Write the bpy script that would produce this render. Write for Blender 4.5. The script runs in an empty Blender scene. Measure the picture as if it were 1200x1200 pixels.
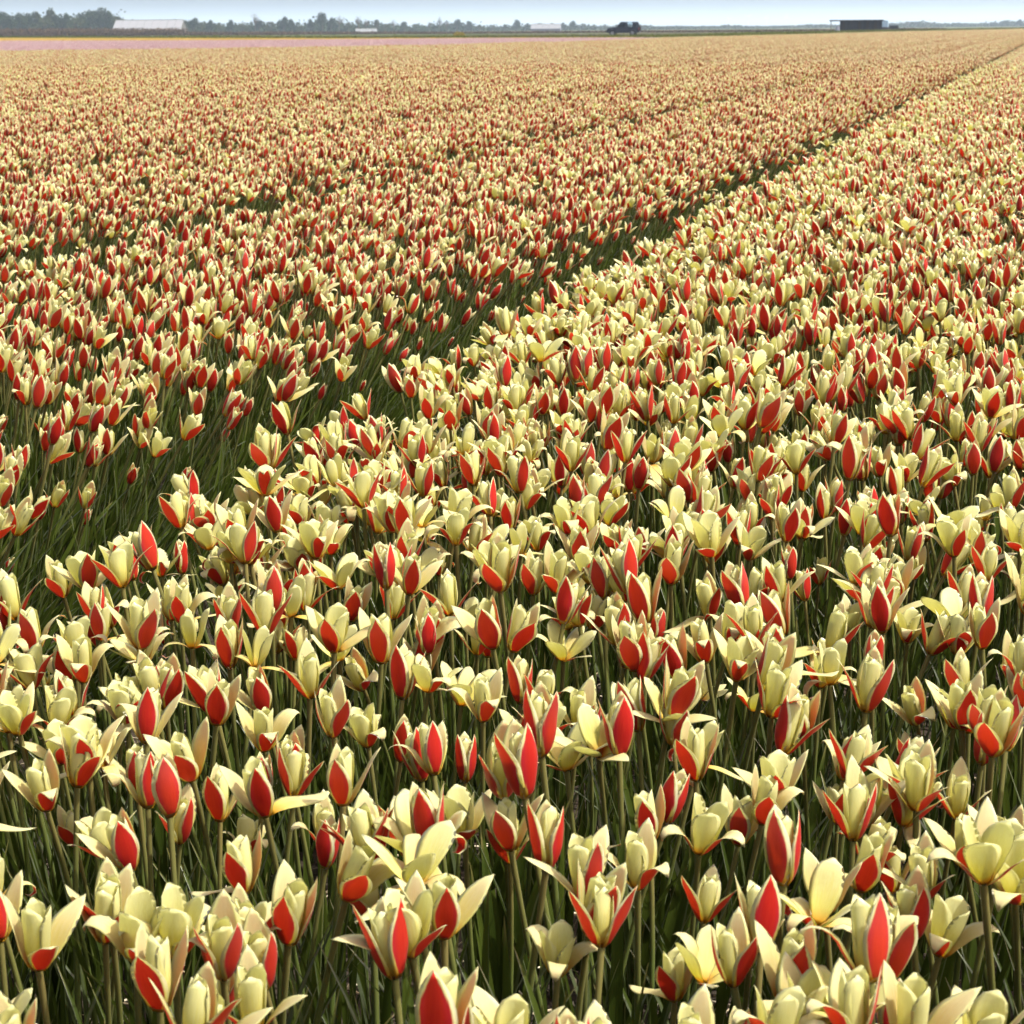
import bpy, math, random
import numpy as np
from mathutils import Matrix, Vector, Euler

SC = bpy.context.scene
COL = SC.collection
rng = np.random.default_rng(11)
random.seed(5)

# ------------------------------------------------------------------ camera
F, EYE = 2400.0, 0.85                       # focal length in pixels of the 1200 px picture, eye height
def horizon(px): return 38.5 - 0.0075 * px
def ray(px, py): return np.array([px - 600.0, py - 600.0, F])
_a, _b = ray(0, horizon(0)), ray(1245, horizon(1245))      # second: where the tulip rows vanish
_up = np.cross(_a, _b); _up /= np.linalg.norm(_up)
if _up[1] > 0: _up = -_up
_y = _b / np.linalg.norm(_b)
RW = np.array([np.cross(_y, _up), _y, _up])                # world axes (rows run along +Y) in camera axes
cam_d = bpy.data.cameras.new('camera'); cam = bpy.data.objects.new('camera', cam_d); COL.objects.link(cam)
cam_d.sensor_width = 36; cam_d.lens = 36 * F / 1200
cam_d.clip_start = 0.05; cam_d.clip_end = 30000
r_, u_, b_ = RW @ [1, 0, 0], RW @ [0, -1, 0], RW @ [0, 0, -1]
cam.matrix_world = Matrix(((r_[0], u_[0], b_[0], 0), (r_[1], u_[1], b_[1], 0), (r_[2], u_[2], b_[2], EYE), (0, 0, 0, 1)))
cam_d.dof.use_dof = True; cam_d.dof.focus_distance = 2.3; cam_d.dof.aperture_fstop = 32
SC.camera = cam

# ------------------------------------------------------------------ sky, sun, exposure
SUN_AZ, SUN_EL = math.radians(92), math.radians(59)        # azimuth measured from +Y towards +X
W = bpy.data.worlds.new('World'); SC.world = W; W.use_nodes = True
wn = W.node_tree.nodes; wl = W.node_tree.links
sky = wn.new('ShaderNodeTexSky'); sky.sky_type = 'NISHITA'; sky.sun_disc = False
sky.sun_elevation = SUN_EL; sky.sun_rotation = SUN_AZ
sky.air_density = 1.0; sky.dust_density = 9.5; sky.ozone_density = 1.0
wl.new(sky.outputs[0], wn['Background'].inputs[0]); wn['Background'].inputs[1].default_value = 0.15
sd = bpy.data.lights.new('sun', 'SUN'); sd.energy = 4.0; sd.angle = math.radians(0.6); sd.color = (1, 0.965, 0.89)
sun = bpy.data.objects.new('sun', sd); COL.objects.link(sun)
sv = Vector((math.sin(SUN_AZ) * math.cos(SUN_EL), math.cos(SUN_AZ) * math.cos(SUN_EL), math.sin(SUN_EL)))
sun.rotation_euler = sv.to_track_quat('Z', 'Y').to_euler(); sun.location = (5, 5, 60)
SC.view_settings.view_transform = 'Standard'; SC.view_settings.look = 'None'
SC.view_settings.gamma = 1; SC.view_settings.use_curve_mapping = False; SC.view_settings.exposure = 0.95
SC.render.engine = 'CYCLES'
cy = SC.cycles
cy.max_bounces = 10; cy.diffuse_bounces = 4; cy.glossy_bounces = 2; cy.transmission_bounces = 8
cy.volume_bounces = 1; cy.transparent_max_bounces = 8; cy.use_denoising = True; cy.use_adaptive_sampling = False
cy.caustics_reflective = False; cy.caustics_refractive = False; cy.sample_clamp_indirect = 8

# ------------------------------------------------------------------ helpers
def unproject(px, py, z=0.0):
    d = RW @ ray(px, py); t = (z - EYE) / d[2]
    return d * t + np.array([0, 0, EYE])
def project(P):
    c = (np.asarray(P, float) - np.array([0, 0, EYE])) @ RW
    return 600 + F * c[..., 0] / c[..., 2], 600 + F * c[..., 1] / c[..., 2], c[..., 2]
def at_distance(px, dist):
    d = RW @ ray(px, horizon(px)); d = d[:2] / np.linalg.norm(d[:2]); return d * dist
def height_at(px, py, dist):
    d = RW @ ray(px, py); return EYE + d[2] * dist / np.linalg.norm(d[:2])

def link(name, me, parent=None, mats=()):
    o = bpy.data.objects.new(name, me); COL.objects.link(o)
    if me is not None:
        for m in mats:
            if m.name not in [x.name for x in me.materials if x]: me.materials.append(m)
    if parent is not None: o.parent = parent
    return o
def tag(o, label=None, category=None, group=None, kind=None):
    if label: o['label'] = label
    if category: o['category'] = category
    if group: o['group'] = group
    if kind: o['kind'] = kind
    return o
def root(name, loc, rz=0.0, **k):
    o = bpy.data.objects.new(name, None); COL.objects.link(o); o.empty_display_size = 0.05
    o.location = loc; o.rotation_euler = (0, 0, rz)
    return tag(o, **k)

def make_mesh(name, parts, smooth=True):
    """parts: list of (verts Nx3, faces (list or array), puv Nx2 or None, side per face or scalar, material index)"""
    V, Fc, U, S, M = [], [], [], [], []
    off = 0
    for v, f, u, s, m in parts:
        V.append(v); n = len(v)
        U.append(np.zeros((n, 2)) if u is None else u)
        for q in f: Fc.append([int(i) + off for i in q])
        S.append(np.full(len(f), s, float) if np.isscalar(s) else np.asarray(s, float))
        M += [m] * len(f); off += n
    V = np.concatenate(V); U = np.concatenate(U); S = np.concatenate(S)
    me = bpy.data.meshes.new(name); me.from_pydata(V.tolist(), [], Fc)
    a = me.attributes.new('puv', 'FLOAT_VECTOR', 'POINT')
    a.data.foreach_set('vector', np.column_stack([U, np.zeros(len(U))]).astype(np.float32).ravel())
    a = me.attributes.new('side', 'FLOAT', 'FACE'); a.data.foreach_set('value', S.astype(np.float32))
    me.polygons.foreach_set('material_index', M)
    if smooth: me.polygons.foreach_set('use_smooth', [True] * len(me.polygons))
    me.update(); return me

def box(x0, x1, y0, y1, z0, z1):
    v = np.array([[x, y, z] for z in (z0, z1) for y in (y0, y1) for x in (x0, x1)], float)
    return v, [(0, 2, 3, 1), (4, 5, 7, 6), (0, 1, 5, 4), (2, 6, 7, 3), (0, 4, 6, 2), (1, 3, 7, 5)], None, 0, 0
def prism(poly, y0, y1):
    """polygon in XZ extruded along Y"""
    n = len(poly)
    v = np.array([[x, y0, z] for x, z in poly] + [[x, y1, z] for x, z in poly], float)
    f = [tuple(range(n)), tuple(range(2 * n - 1, n - 1, -1))] + [(i, i + n, (i + 1) % n + n, (i + 1) % n) for i in range(n)]
    return v, f, None, 0, 0
def tube(P, R, n=6, cap=True):
    P = np.asarray(P, float); m = len(P); R = np.broadcast_to(R, m)
    T = np.gradient(P, axis=0); T /= np.linalg.norm(T, axis=1)[:, None] + 1e-9
    ref = np.array([0.31, 0.95, 0.05]); A = np.cross(T, ref); A /= np.linalg.norm(A, axis=1)[:, None] + 1e-9; B = np.cross(T, A)
    an = np.arange(n) * 2 * np.pi / n
    v = (P[:, None] + R[:, None, None] * (np.cos(an)[None, :, None] * A[:, None] + np.sin(an)[None, :, None] * B[:, None])).reshape(-1, 3)
    f = [(i * n + j, i * n + (j + 1) % n, (i + 1) * n + (j + 1) % n, (i + 1) * n + j) for i in range(m - 1) for j in range(n)]
    if cap: f += [tuple(range(n - 1, -1, -1)), tuple(range((m - 1) * n, m * n))]
    u = np.repeat(np.column_stack([np.linspace(0, 1, m), np.zeros(m)]), n, axis=0)
    return v, f, u, 0, 0
def disc_prism(r, y0, y1, n=20, cx=0, cz=0):
    an = np.arange(n) * 2 * np.pi / n
    return prism([(cx + r * math.cos(t), cz + r * math.sin(t)) for t in an], y0, y1)

# ------------------------------------------------------------------ materials
class N:
    def __init__(s, name):
        s.m = bpy.data.materials.new(name); s.m.use_nodes = True; s.t = s.m.node_tree; s.t.nodes.clear()
        s.out = s.t.nodes.new('ShaderNodeOutputMaterial')
    def n(s, typ, **k):
        x = s.t.nodes.new(typ)
        for a, v in k.items(): setattr(x, a, v)
        return x
    def l(s, a, b): s.t.links.new(a, b)
    def put(s, sock, v):
        if hasattr(v, 'bl_idname') or isinstance(v, bpy.types.NodeSocket): s.l(v, sock)
        else: sock.default_value = v
    def math(s, op, a, b=0.0, c=0.0, clamp=False):
        x = s.n('ShaderNodeMath', operation=op, use_clamp=clamp)
        for i, v in enumerate((a, b, c)): s.put(x.inputs[i], v)
        return x.outputs[0]
    def mix(s, fac, a, b, blend='MIX'):
        x = s.n('ShaderNodeMix', data_type='RGBA', blend_type=blend)
        s.put(x.inputs[0], fac)
        for sock, v in ((x.inputs[6], a), (x.inputs[7], b)): s.put(sock, (*v, 1) if isinstance(v, tuple) else v)
        return x.outputs[2]
    def ramp(s, fac, lo, hi):
        x = s.n('ShaderNodeMapRange', interpolation_type='SMOOTHSTEP')
        s.put(x.inputs[0], fac); s.put(x.inputs[1], lo); s.put(x.inputs[2], hi); return x.outputs[0]
    def noise(s, scale, vec=None, detail=2.0):
        x = s.n('ShaderNodeTexNoise'); x.inputs['Scale'].default_value = scale; x.inputs['Detail'].default_value = detail
        if vec is not None: s.l(vec, x.inputs['Vector'])
        return x.outputs[0]
    def leafy(s, col, trans=0.4, gloss=0.05, rough=0.35, tcol=None, bump=None):
        d = s.n('ShaderNodeBsdfDiffuse'); t = s.n('ShaderNodeBsdfTranslucent'); g = s.n('ShaderNodeBsdfGlossy')
        s.put(d.inputs[0], col); s.put(t.inputs[0], tcol if tcol is not None else col); g.inputs['Roughness'].default_value = rough
        m1 = s.n('ShaderNodeMixShader'); s.put(m1.inputs[0], trans); s.l(d.outputs[0], m1.inputs[1]); s.l(t.outputs[0], m1.inputs[2])
        fr = s.n('ShaderNodeFresnel'); fr.inputs[0].default_value = 1.35
        m2 = s.n('ShaderNodeMixShader'); s.put(m2.inputs[0], s.math('MULTIPLY', fr.outputs[0], gloss)); s.l(m1.outputs[0], m2.inputs[1]); s.l(g.outputs[0], m2.inputs[2])
        if bump is not None:
            bp = s.n('ShaderNodeBump'); bp.inputs['Strength'].default_value = 0.35; bp.inputs['Distance'].default_value = 0.001
            s.l(bump, bp.inputs['Height'])
            for q in (d, t, g): s.l(bp.outputs[0], q.inputs['Normal'])
        s.l(m2.outputs[0], s.out.inputs[0]); return s.m
    def solid(s, col, rough=0.7, metal=0.0, spec=0.3, bump=None, bs=0.3, bd=0.02):
        p = s.n('ShaderNodeBsdfPrincipled'); s.put(p.inputs['Base Color'], (*col, 1) if isinstance(col, tuple) else col)
        p.inputs['Roughness'].default_value = rough; p.inputs['Metallic'].default_value = metal; p.inputs['Specular IOR Level'].default_value = spec
        if bump is not None:
            bp = s.n('ShaderNodeBump'); bp.inputs['Strength'].default_value = bs; bp.inputs['Distance'].default_value = bd
            s.l(bump, bp.inputs['Height']); s.l(bp.outputs[0], p.inputs['Normal'])
        s.l(p.outputs[0], s.out.inputs[0]); return s.m

def petal_material(name, red=((0.63, 0.026, 0.022), (0.74, 0.070, 0.028)), cream=((0.80, 0.755, 0.20), (0.865, 0.855, 0.45)), base=(0.80, 0.45, 0.03)):
    s = N(name)
    at = s.n('ShaderNodeAttribute', attribute_name='puv'); sp = s.n('ShaderNodeSeparateXYZ'); s.l(at.outputs['Vector'], sp.inputs[0])
    sd_ = s.n('ShaderNodeAttribute', attribute_name='side')
    oi = s.n('ShaderNodeObjectInfo'); rnd = oi.outputs['Random']
    S_, V_ = sp.outputs[0], sp.outputs[1]
    av = s.math('ABSOLUTE', V_)
    cv = s.n('ShaderNodeCombineXYZ'); s.put(cv.inputs[0], s.math('MULTIPLY', S_, 1.5)); s.put(cv.inputs[1], s.math('MULTIPLY', V_, 5.0)); s.put(cv.inputs[2], s.math('MULTIPLY', rnd, 37.0))
    streak = s.noise(2.2, cv.outputs[0], 3.0)
    st2 = s.math('SUBTRACT', streak, 0.5)
    # almond of red on the outer face of the outer petals, cream margin left round it
    arch = s.math('POWER', s.math('SINE', s.math('MULTIPLY', s.math('ADD', s.math('MULTIPLY', S_, 0.93), 0.05, clamp=True), math.pi)), 0.42)
    wid = s.math('MULTIPLY', arch, s.math('ADD', 0.78, s.math('MULTIPLY', st2, 0.34)))
    stripe = s.ramp(s.math('SUBTRACT', wid, av), -0.04, 0.09)
    stripe = s.math('MULTIPLY', stripe, s.ramp(S_, 0.03, 0.10))
    mask = s.math('MULTIPLY', stripe, sd_.outputs['Fac'])
    crm = s.mix(s.ramp(s.math('ADD', S_, s.math('MULTIPLY', st2, 0.6)), 0.15, 0.95), (*cream[0],), (*cream[1],))
    crm = s.mix(s.math('MULTIPLY', s.ramp(rnd, 0.6, 1.0), 0.5), crm, (*cream[1],))
    crm = s.mix(s.math('SUBTRACT', 1.0, s.ramp(S_, 0.02, 0.30)), crm, (*base,))
    crm = s.mix(s.math('MULTIPLY', s.math('MULTIPLY', s.ramp(av, 0.55, 0.95), s.ramp(S_, 0.15, 0.6)), s.math('MULTIPLY', sd_.outputs['Fac'], 0.8)), crm, (0.90, 0.87, 0.64))
    rd = s.mix(s.math('ADD', s.math('MULTIPLY', streak, 0.8), s.math('SUBTRACT', s.math('MULTIPLY', rnd, 0.7), 0.3), clamp=True), (*red[0],), (*red[1],))
    rd = s.mix(s.math('MULTIPLY', s.ramp(av, 0.30, 0.72), 0.5), rd, (0.55, 0.03, 0.075))
    rd = s.mix(s.math('MULTIPLY', s.ramp(rnd, 0.55, 0.95), s.math('MULTIPLY', s.ramp(S_, 0.35, 1.0), 0.55)), rd, (0.60, 0.10, 0.12))
    col = s.mix(mask, crm, rd)
    # fine veins
    vein = s.noise(9.0, cv.outputs[0], 2.0)
    col = s.mix(s.math('MULTIPLY', s.ramp(vein, 0.42, 0.72), 0.14), col, (0.55, 0.40, 0.16), 'MULTIPLY')
    return s.leafy(col, trans=0.62, gloss=0.5, rough=0.42, bump=vein)

def stem_material():
    s = N('tulip_stem'); oi = s.n('ShaderNodeObjectInfo')
    at = s.n('ShaderNodeAttribute', attribute_name='puv'); sp = s.n('ShaderNodeSeparateXYZ'); s.l(at.outputs['Vector'], sp.inputs[0])
    c = s.mix(s.ramp(sp.outputs[0], 0.55, 1.0), (0.075, 0.105, 0.024), (0.15, 0.125, 0.042))
    c = s.mix(s.math('MULTIPLY', oi.outputs['Random'], 0.6), c, (0.10, 0.115, 0.032))
    return s.leafy(c, trans=0.12, gloss=0.5, rough=0.4)
def leaf_material(name, a, b, tip=(0.20, 0.17, 0.06), gloss=0.16):
    s = N(name); oi = s.n('ShaderNodeObjectInfo')
    at = s.n('ShaderNodeAttribute', attribute_name='puv'); sp = s.n('ShaderNodeSeparateXYZ'); s.l(at.outputs['Vector'], sp.inputs[0])
    cv = s.n('ShaderNodeCombineXYZ'); s.put(cv.inputs[0], s.math('MULTIPLY', sp.outputs[0], 2.0)); s.put(cv.inputs[1], s.math('MULTIPLY', sp.outputs[1], 4.0)); s.put(cv.inputs[2], s.math('MULTIPLY', oi.outputs['Random'], 29.0))
    nz = s.noise(2.0, cv.outputs[0], 3.0)
    sd_ = s.n('ShaderNodeAttribute', attribute_name='side')
    c = s.mix(s.math('ADD', s.math('MULTIPLY', nz, 0.5), s.math('MULTIPLY', sd_.outputs['Fac'], 0.6), clamp=True), a, b)
    c = s.mix(s.math('MULTIPLY', s.ramp(sp.outputs[0], 0.88, 1.0), 0.6), c, tip)
    return s.leafy(c, trans=0.38, gloss=gloss, rough=0.45, bump=nz)
M_PETAL = petal_material('tulip_petal')
M_STEM = stem_material()
M_LEAF = leaf_material('tulip_leaf', (0.019, 0.034, 0.005), (0.060, 0.083, 0.012))
M_PINK = petal_material('pink_petal', red=((0.66, 0.34, 0.46), (0.70, 0.40, 0.50)), cream=((0.78, 0.55, 0.58), (0.82, 0.62, 0.64)), base=(0.72, 0.52, 0.45))
M_YELL = petal_material('yellow_petal', red=((0.80, 0.50, 0.03), (0.82, 0.56, 0.05)), cream=((0.82, 0.58, 0.05), (0.85, 0.64, 0.10)), base=(0.75, 0.50, 0.04))
def soil_material():
    s = N('soil'); tc = s.n('ShaderNodeTexCoord')
    n1 = s.noise(35, tc.outputs['Object'], 6.0); n2 = s.noise(4, tc.outputs['Object'], 3.0)
    c = s.mix(n1, (0.014, 0.011, 0.008), (0.055, 0.042, 0.031)); c = s.mix(s.math('MULTIPLY', n2, 0.5), c, (0.03, 0.026, 0.019))
    return s.solid(c, 0.95, spec=0.1, bump=n1, bs=0.9, bd=0.02)
M_SOIL = soil_material()
def ground_material():
    s = N('far_ground'); tc = s.n('ShaderNodeTexCoord')
    n1 = s.noise(0.02, tc.outputs['Object'], 3.0); n2 = s.noise(2.0, tc.outputs['Object'], 4.0)
    c = s.mix(s.ramp(n1, 0.48, 0.58), (0.06, 0.085, 0.025), (0.085, 0.065, 0.04)); c = s.mix(s.math('MULTIPLY', n2, 0.5), c, (0.05, 0.06, 0.02))
    return s.solid(c, 0.95, spec=0.1)
M_GROUND = ground_material()
M_GRASS = leaf_material('verge_grass', (0.06, 0.085, 0.02), (0.11, 0.13, 0.035), tip=(0.16, 0.14, 0.06), gloss=0.0)
M_REED = leaf_material('brown_reed', (0.085, 0.06, 0.04), (0.14, 0.10, 0.065), tip=(0.13, 0.10, 0.07), gloss=0.0)
def simple(name, col, rough=0.6, metal=0.0, spec=0.3, var=0.25, scale=6.0):
    s = N(name); tc = s.n('ShaderNodeTexCoord'); nz = s.noise(scale, tc.outputs['Object'], 4.0)
    c = s.mix(nz, tuple(x * (1 - var) for x in col), tuple(min(1, x * (1 + var)) for x in col))
    return s.solid(c, rough, metal, spec)
def straw_material():
    s = N('straw'); oi = s.n('ShaderNodeObjectInfo')
    return s.solid(s.mix(oi.outputs['Random'], (0.30, 0.24, 0.14), (0.62, 0.55, 0.42)), 0.6)
M_STRAW = straw_material()

# ------------------------------------------------------------------ tulips
def petal(phi, L, wmax, kind, prof, roll=0.0, cup=0.6, twist=0.0, rows=9, cols=6, jit=0.0, r0=0.05, skew=0.0):
    """one petal as a closed thin shell. kind 'outer' (pointed) or 'inner' (broad).
    prof: angles from the flower's axis (degrees) at 5 stations base..tip"""
    s = np.linspace(0, 1, rows)
    al = np.radians(np.interp(s, [0, 0.22, 0.5, 0.78, 1.0], prof))
    ds = np.diff(s, prepend=0)
    r = r0 + np.cumsum(np.sin(al) * ds); z = np.cumsum(np.cos(al) * ds)
    if kind == 'outer': w = wmax * np.interp(s, [0, .1, .25, .45, .65, .82, .93, 1], [.30, .56, .86, 1, .88, .56, .28, .03])
    else: w = wmax * np.interp(s, [0, .1, .25, .45, .65, .82, .93, 1], [.26, .46, .74, .95, 1, .84, .56, .10])
    v = np.linspace(-1, 1, cols)
    rho = np.maximum(np.abs(r), 0.16) / max(cup, 0.05)
    beta = np.clip(w[:, None] * v[None] / rho[:, None], -1.5, 1.5)
    lat = rho[:, None] * np.sin(beta); inn = rho[:, None] * (1 - np.cos(beta))
    # edges roll / ripple
    inn = inn - roll * (w[:, None] * v[None] ** 2) * s[:, None] + jit * np.sin(s[:, None] * 7 + v[None] * 2.3 + phi * 3) * np.abs(v[None]) * w[:, None]
    inn = inn + skew * w[:, None] * v[None]                # one edge tucked under its neighbour
    nr, nz = -np.cos(al), np.sin(al)                       # inward normal in the (r,z) plane
    R_ = r[:, None] + inn * nr[:, None]; Z_ = z[:, None] + inn * nz[:, None]
    tw = twist * s[:, None]
    T_ = lat + tw * 0.3
    def world(R_, T_, Z_):
        c, q = math.cos(phi), math.sin(phi)
        return np.stack([R_ * c - T_ * q, R_ * q + T_ * c, Z_], -1) * L
    th = 0.010
    outer = world(R_, T_, Z_)
    inner = world(R_ + th * nr[:, None] * (1 - v[None] ** 2), T_, Z_ + th * nz[:, None] * (1 - v[None] ** 2))
    nv = rows * cols
    idx_o = np.arange(nv).reshape(rows, cols); idx_i = idx_o.copy(); k = nv; extra = []
    for i in range(1, rows - 1):
        for j in range(1, cols - 1):
            idx_i[i, j] = k; extra.append(inner[i, j]); k += 1
    ex = np.array(extra).reshape(-1, 3)
    V = np.concatenate([outer.reshape(-1, 3), ex])
    uv = np.stack(np.broadcast_arrays(s[:, None], v[None]), -1)
    U = np.concatenate([uv.reshape(-1, 2), uv[1:-1, 1:-1].reshape(-1, 2)])
    fo, fi = [], []
    for i in range(rows - 1):
        for j in range(cols - 1):
            a, b, c, d = idx_o[i, j], idx_o[i, j + 1], idx_o[i + 1, j + 1], idx_o[i + 1, j]
            fo.append((a, b, c, d))
            a, b, c, d = idx_i[i, j], idx_i[i, j + 1], idx_i[i + 1, j + 1], idx_i[i + 1, j]
            if len({idx_o[i, j], idx_o[i, j+1]} ) and (a, b, c, d) != fo[-1]: fi.append((d, c, b, a))
    side = [1.0 if kind == 'outer' else 0.0] * len(fo) + [0.0] * len(fi)
    return V, fo + fi, U, side, 0

def blade(base, az, length, width, lean0, lean1, side=0.0, rows=6, fold=0.35, mat=0):
    s = np.linspace(0, 1, rows); al = lean0 + (lean1 - lean0) * s ** 1.4
    ds = np.diff(s, prepend=0) * length
    r = np.cumsum(np.sin(al) * ds); z = np.cumsum(np.cos(al) * ds)
    w = width * 0.5 * np.interp(s, [0, .15, .5, .8, 1], [.6, .9, 1, .6, .04])
    c, q = math.cos(az), math.sin(az)
    v = []
    for k, off in ((-1, 1.0), (0, 0.0), (1, 1.0)):
        rr = r - np.cos(al) * w * fold * off; zz = z + np.sin(al) * w * fold * off; t = w * k
        v.append(np.stack([base[0] + rr * c - t * q, base[1] + rr * q + t * c, base[2] + zz], -1))
    V = np.concatenate(v); n = rows
    f = [(k * n + i, (k + 1) * n + i, (k + 1) * n + i + 1, k * n + i + 1) for k in range(2) for i in range(n - 1)]
    U = np.concatenate([np.column_stack([s, np.full(n, k)]) for k in (-1, 0, 1)])
    return V, f, U, side, mat

# designs: (name, label, weight, inner profile, outer profiles (three), inner width, outer width, cup)
UP = [50, 19, 3, -3, -7]; CLOSE = [44, 16, 2, -8, -14]; OPENI = [56, 28, 14, 10, 14]; WIDEI = [64, 46, 38, 36, 44]
O_TIGHT = [52, 19, 3, -5, -8]; O_HALF = [54, 24, 10, 8, 12]; O_OUT = [55, 32, 24, 26, 36]; O_FAR = [56, 38, 36, 46, 62]
O_CURL = [56, 32, 26, 62, 140]; O_ROLL = [56, 34, 36, 100, 200]; O_DROP = [70, 88, 104, 98, 84]; O_STAR = [66, 56, 58, 66, 80]; O_LOOP = [60, 62, 96, 170, 300]
DESIGNS = [
 ('slim closed red tulip bud with thin cream edges', 'closed red tulip buds', 6, CLOSE, (O_TIGHT, O_TIGHT, O_TIGHT), .20, .28, 1.0),
 ('closed egg-shaped red tulip showing a little cream', 'closed egg-shaped tulips', 8, CLOSE, (O_TIGHT, O_HALF, O_TIGHT), .25, .26, .95),
 ('cream goblet tulip, three red petals standing just off it', 'goblet tulips', 14, UP, (O_HALF, O_HALF, O_HALF), .27, .245, .9),
 ('cream goblet tulip with one red petal leaning out', 'goblet tulips with one petal out', 14, UP, (O_OUT, O_HALF, O_TIGHT), .27, .24, .9),
 ('cream tulip, three red-backed petals spread like wings', 'tulips with spread wings', 11, UP, (O_OUT, O_OUT, O_OUT), .28, .225, .9),
 ('cream tulip, two red-backed petals stretched far out', 'tulips with two petals far out', 9, UP, (O_FAR, O_HALF, O_FAR), .28, .215, .9),
 ('cream tulip, one red petal curled down showing white inside', 'tulips with one petal curled down', 8, UP, (O_CURL, O_HALF, O_OUT), .28, .225, .85),
 ('cream tulip, two red petals curling backward at their tips', 'tulips with two petals curled back', 7, UP, (O_CURL, O_OUT, O_CURL), .29, .22, .85),
 ('full cream tulip, all outer petals rolled back', 'tulips with all outer petals rolled back', 5, OPENI, (O_ROLL, O_CURL, O_ROLL), .30, .20, .8),
 ('wide open cream tulip with outer petals flung out', 'wide open tulips', 5, OPENI, (O_FAR, O_OUT, O_STAR), .29, .21, .7),
 ('flat star-shaped cream tulip opened right out', 'star-shaped open tulips', 3, WIDEI, (O_STAR, O_STAR, O_CURL), .26, .20, .5),
 ('cream tulip, one outer petal dropped sideways below the cup', 'tulips with a dropped petal', 4, UP, (O_HALF, O_DROP, O_OUT), .28, .21, .85),
 ('tall pointed tulip, red petals opening in a narrow V', 'narrow V-shaped tulips', 9, CLOSE, (O_OUT, O_TIGHT, O_OUT), .24, .23, .95),
 ('plump pale tulip with only small red stripes', 'plump pale tulips', 6, OPENI, (O_FAR, O_FAR, O_CURL), .32, .18, .9),
 ('withering tulip with thin shrivelled petals curling in loops', 'withering tulips', 3, OPENI, (O_LOOP, O_DROP, O_LOOP), .22, .13, .6),
 ('drooping cream tulip with ragged twisted outer petals', 'ragged drooping tulips', 3, WIDEI, (O_DROP, O_LOOP, O_ROLL), .25, .15, .6),
]
NB = len(DESIGNS)
STEM_H, FLOWER_L = 0.266, 0.044
NV = 2                                                     # shapes made of each design

def design_parts(k, detail=2, var=0):
    """-> stem, [petals], [leaves] as mesh parts in plant coordinates"""
    rs = random.Random(100 + k + 50 * var)
    lab, grp, wgt, inn, outs, wi, wo, cup = DESIGNS[k]
    rows, cols = {2: (11, 7), 1: (6, 5), 0: (4, 3)}[detail]
    L = FLOWER_L * rs.uniform(0.92, 1.08) * (0.86 if k == 0 else 1.0)
    # stem: gentle S curve
    bx, by = rs.uniform(-.03, .03), rs.uniform(-.03, .03)
    t = np.linspace(0, 1, 7 if detail == 2 else 4)
    P = np.column_stack([bx * t ** 1.6, by * t ** 1.6 + 0.006 * np.sin(t * 3), STEM_H * t])
    stem = tube(P, np.interp(t, [0, .8, 1], [.0028, .0021, .0024]), 6 if detail == 2 else 4, cap=False)
    top = P[-1]; tz = P[-1] - P[-2]; tz = tz / np.linalg.norm(tz)
    tilt = Vector((0, 0, 1)).rotation_difference(Vector(tz)).to_matrix()
    tilt = np.array(tilt @ Euler((rs.uniform(-.12, .12), rs.uniform(-.12, .12), 0)).to_matrix())
    petals = []
    ph0 = rs.uniform(0, 6.28)
    for i in range(6):
        kind = 'outer' if i % 2 == 0 else 'inner'
        pr = outs[i // 2] if kind == 'outer' else inn
        pr = [a + rs.uniform(-5, 5) * (0.4 + q * 0.35) for q, a in enumerate(pr)]
        p = petal(ph0 + i * math.pi / 3 + rs.uniform(-.09, .09), L * rs.uniform(.94, 1.04) * (1.12 if kind == 'outer' else 1.0),
                  (wo * .96 if kind == 'outer' else wi * .95) * rs.uniform(.92, 1.08), kind, pr,
                  roll=rs.uniform(-.05, .12), cup=cup * 0.8 if kind == 'outer' else max(cup, .6) * 1.2, twist=rs.uniform(-.25, .25) * (2.2 if k > 13 else 1) if kind == 'outer' else rs.uniform(-.1, .1),
                  rows=rows, cols=cols, jit=rs.uniform(0, .10), r0=.025 if kind == 'inner' else .055, skew=.20 if kind == 'inner' else rs.uniform(-.06, .06))
        petals.append((p[0] @ tilt.T + top,) + p[1:])
    leaves = []
    for i in range(3):
        leaves.append(blade((rs.uniform(-.012, .012), rs.uniform(-.012, .012), 0), rs.uniform(0, 6.28), rs.uniform(.16, .25), rs.uniform(.005, .010),
                            rs.uniform(.02, .16), rs.uniform(.12, .8), side=rs.random(), rows=7 if detail == 2 else 4))
    return stem, petals, leaves, top

def with_mat(p, m): return p[:4] + (m,)
def matrices(a, tx, ty):
    """plant turned by a about Z, then leaning so that its top moves by tx along X and ty along Y (radians)"""
    ca, sa = np.cos(a), np.sin(a); z = np.zeros_like(a); o = np.ones_like(a)
    Rz = np.stack([np.stack([ca, -sa, z], -1), np.stack([sa, ca, z], -1), np.stack([z, z, o], -1)], -2)
    th = np.hypot(tx, ty) + 1e-9; kx, ky = -ty / th, tx / th; c, s = np.cos(th), np.sin(th)
    T = np.stack([np.stack([c + kx * kx * (1 - c), kx * ky * (1 - c), ky * s], -1),
                  np.stack([kx * ky * (1 - c), c + ky * ky * (1 - c), -kx * s], -1),
                  np.stack([-ky * s, kx * s, c], -1)], -2)
    return T @ Rz
def eulers(M):
    return np.stack([np.arctan2(M[:, 2, 1], M[:, 2, 2]), -np.arcsin(np.clip(M[:, 2, 0], -1, 1)), np.arctan2(M[:, 1, 0], M[:, 0, 0])], -1)

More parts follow.
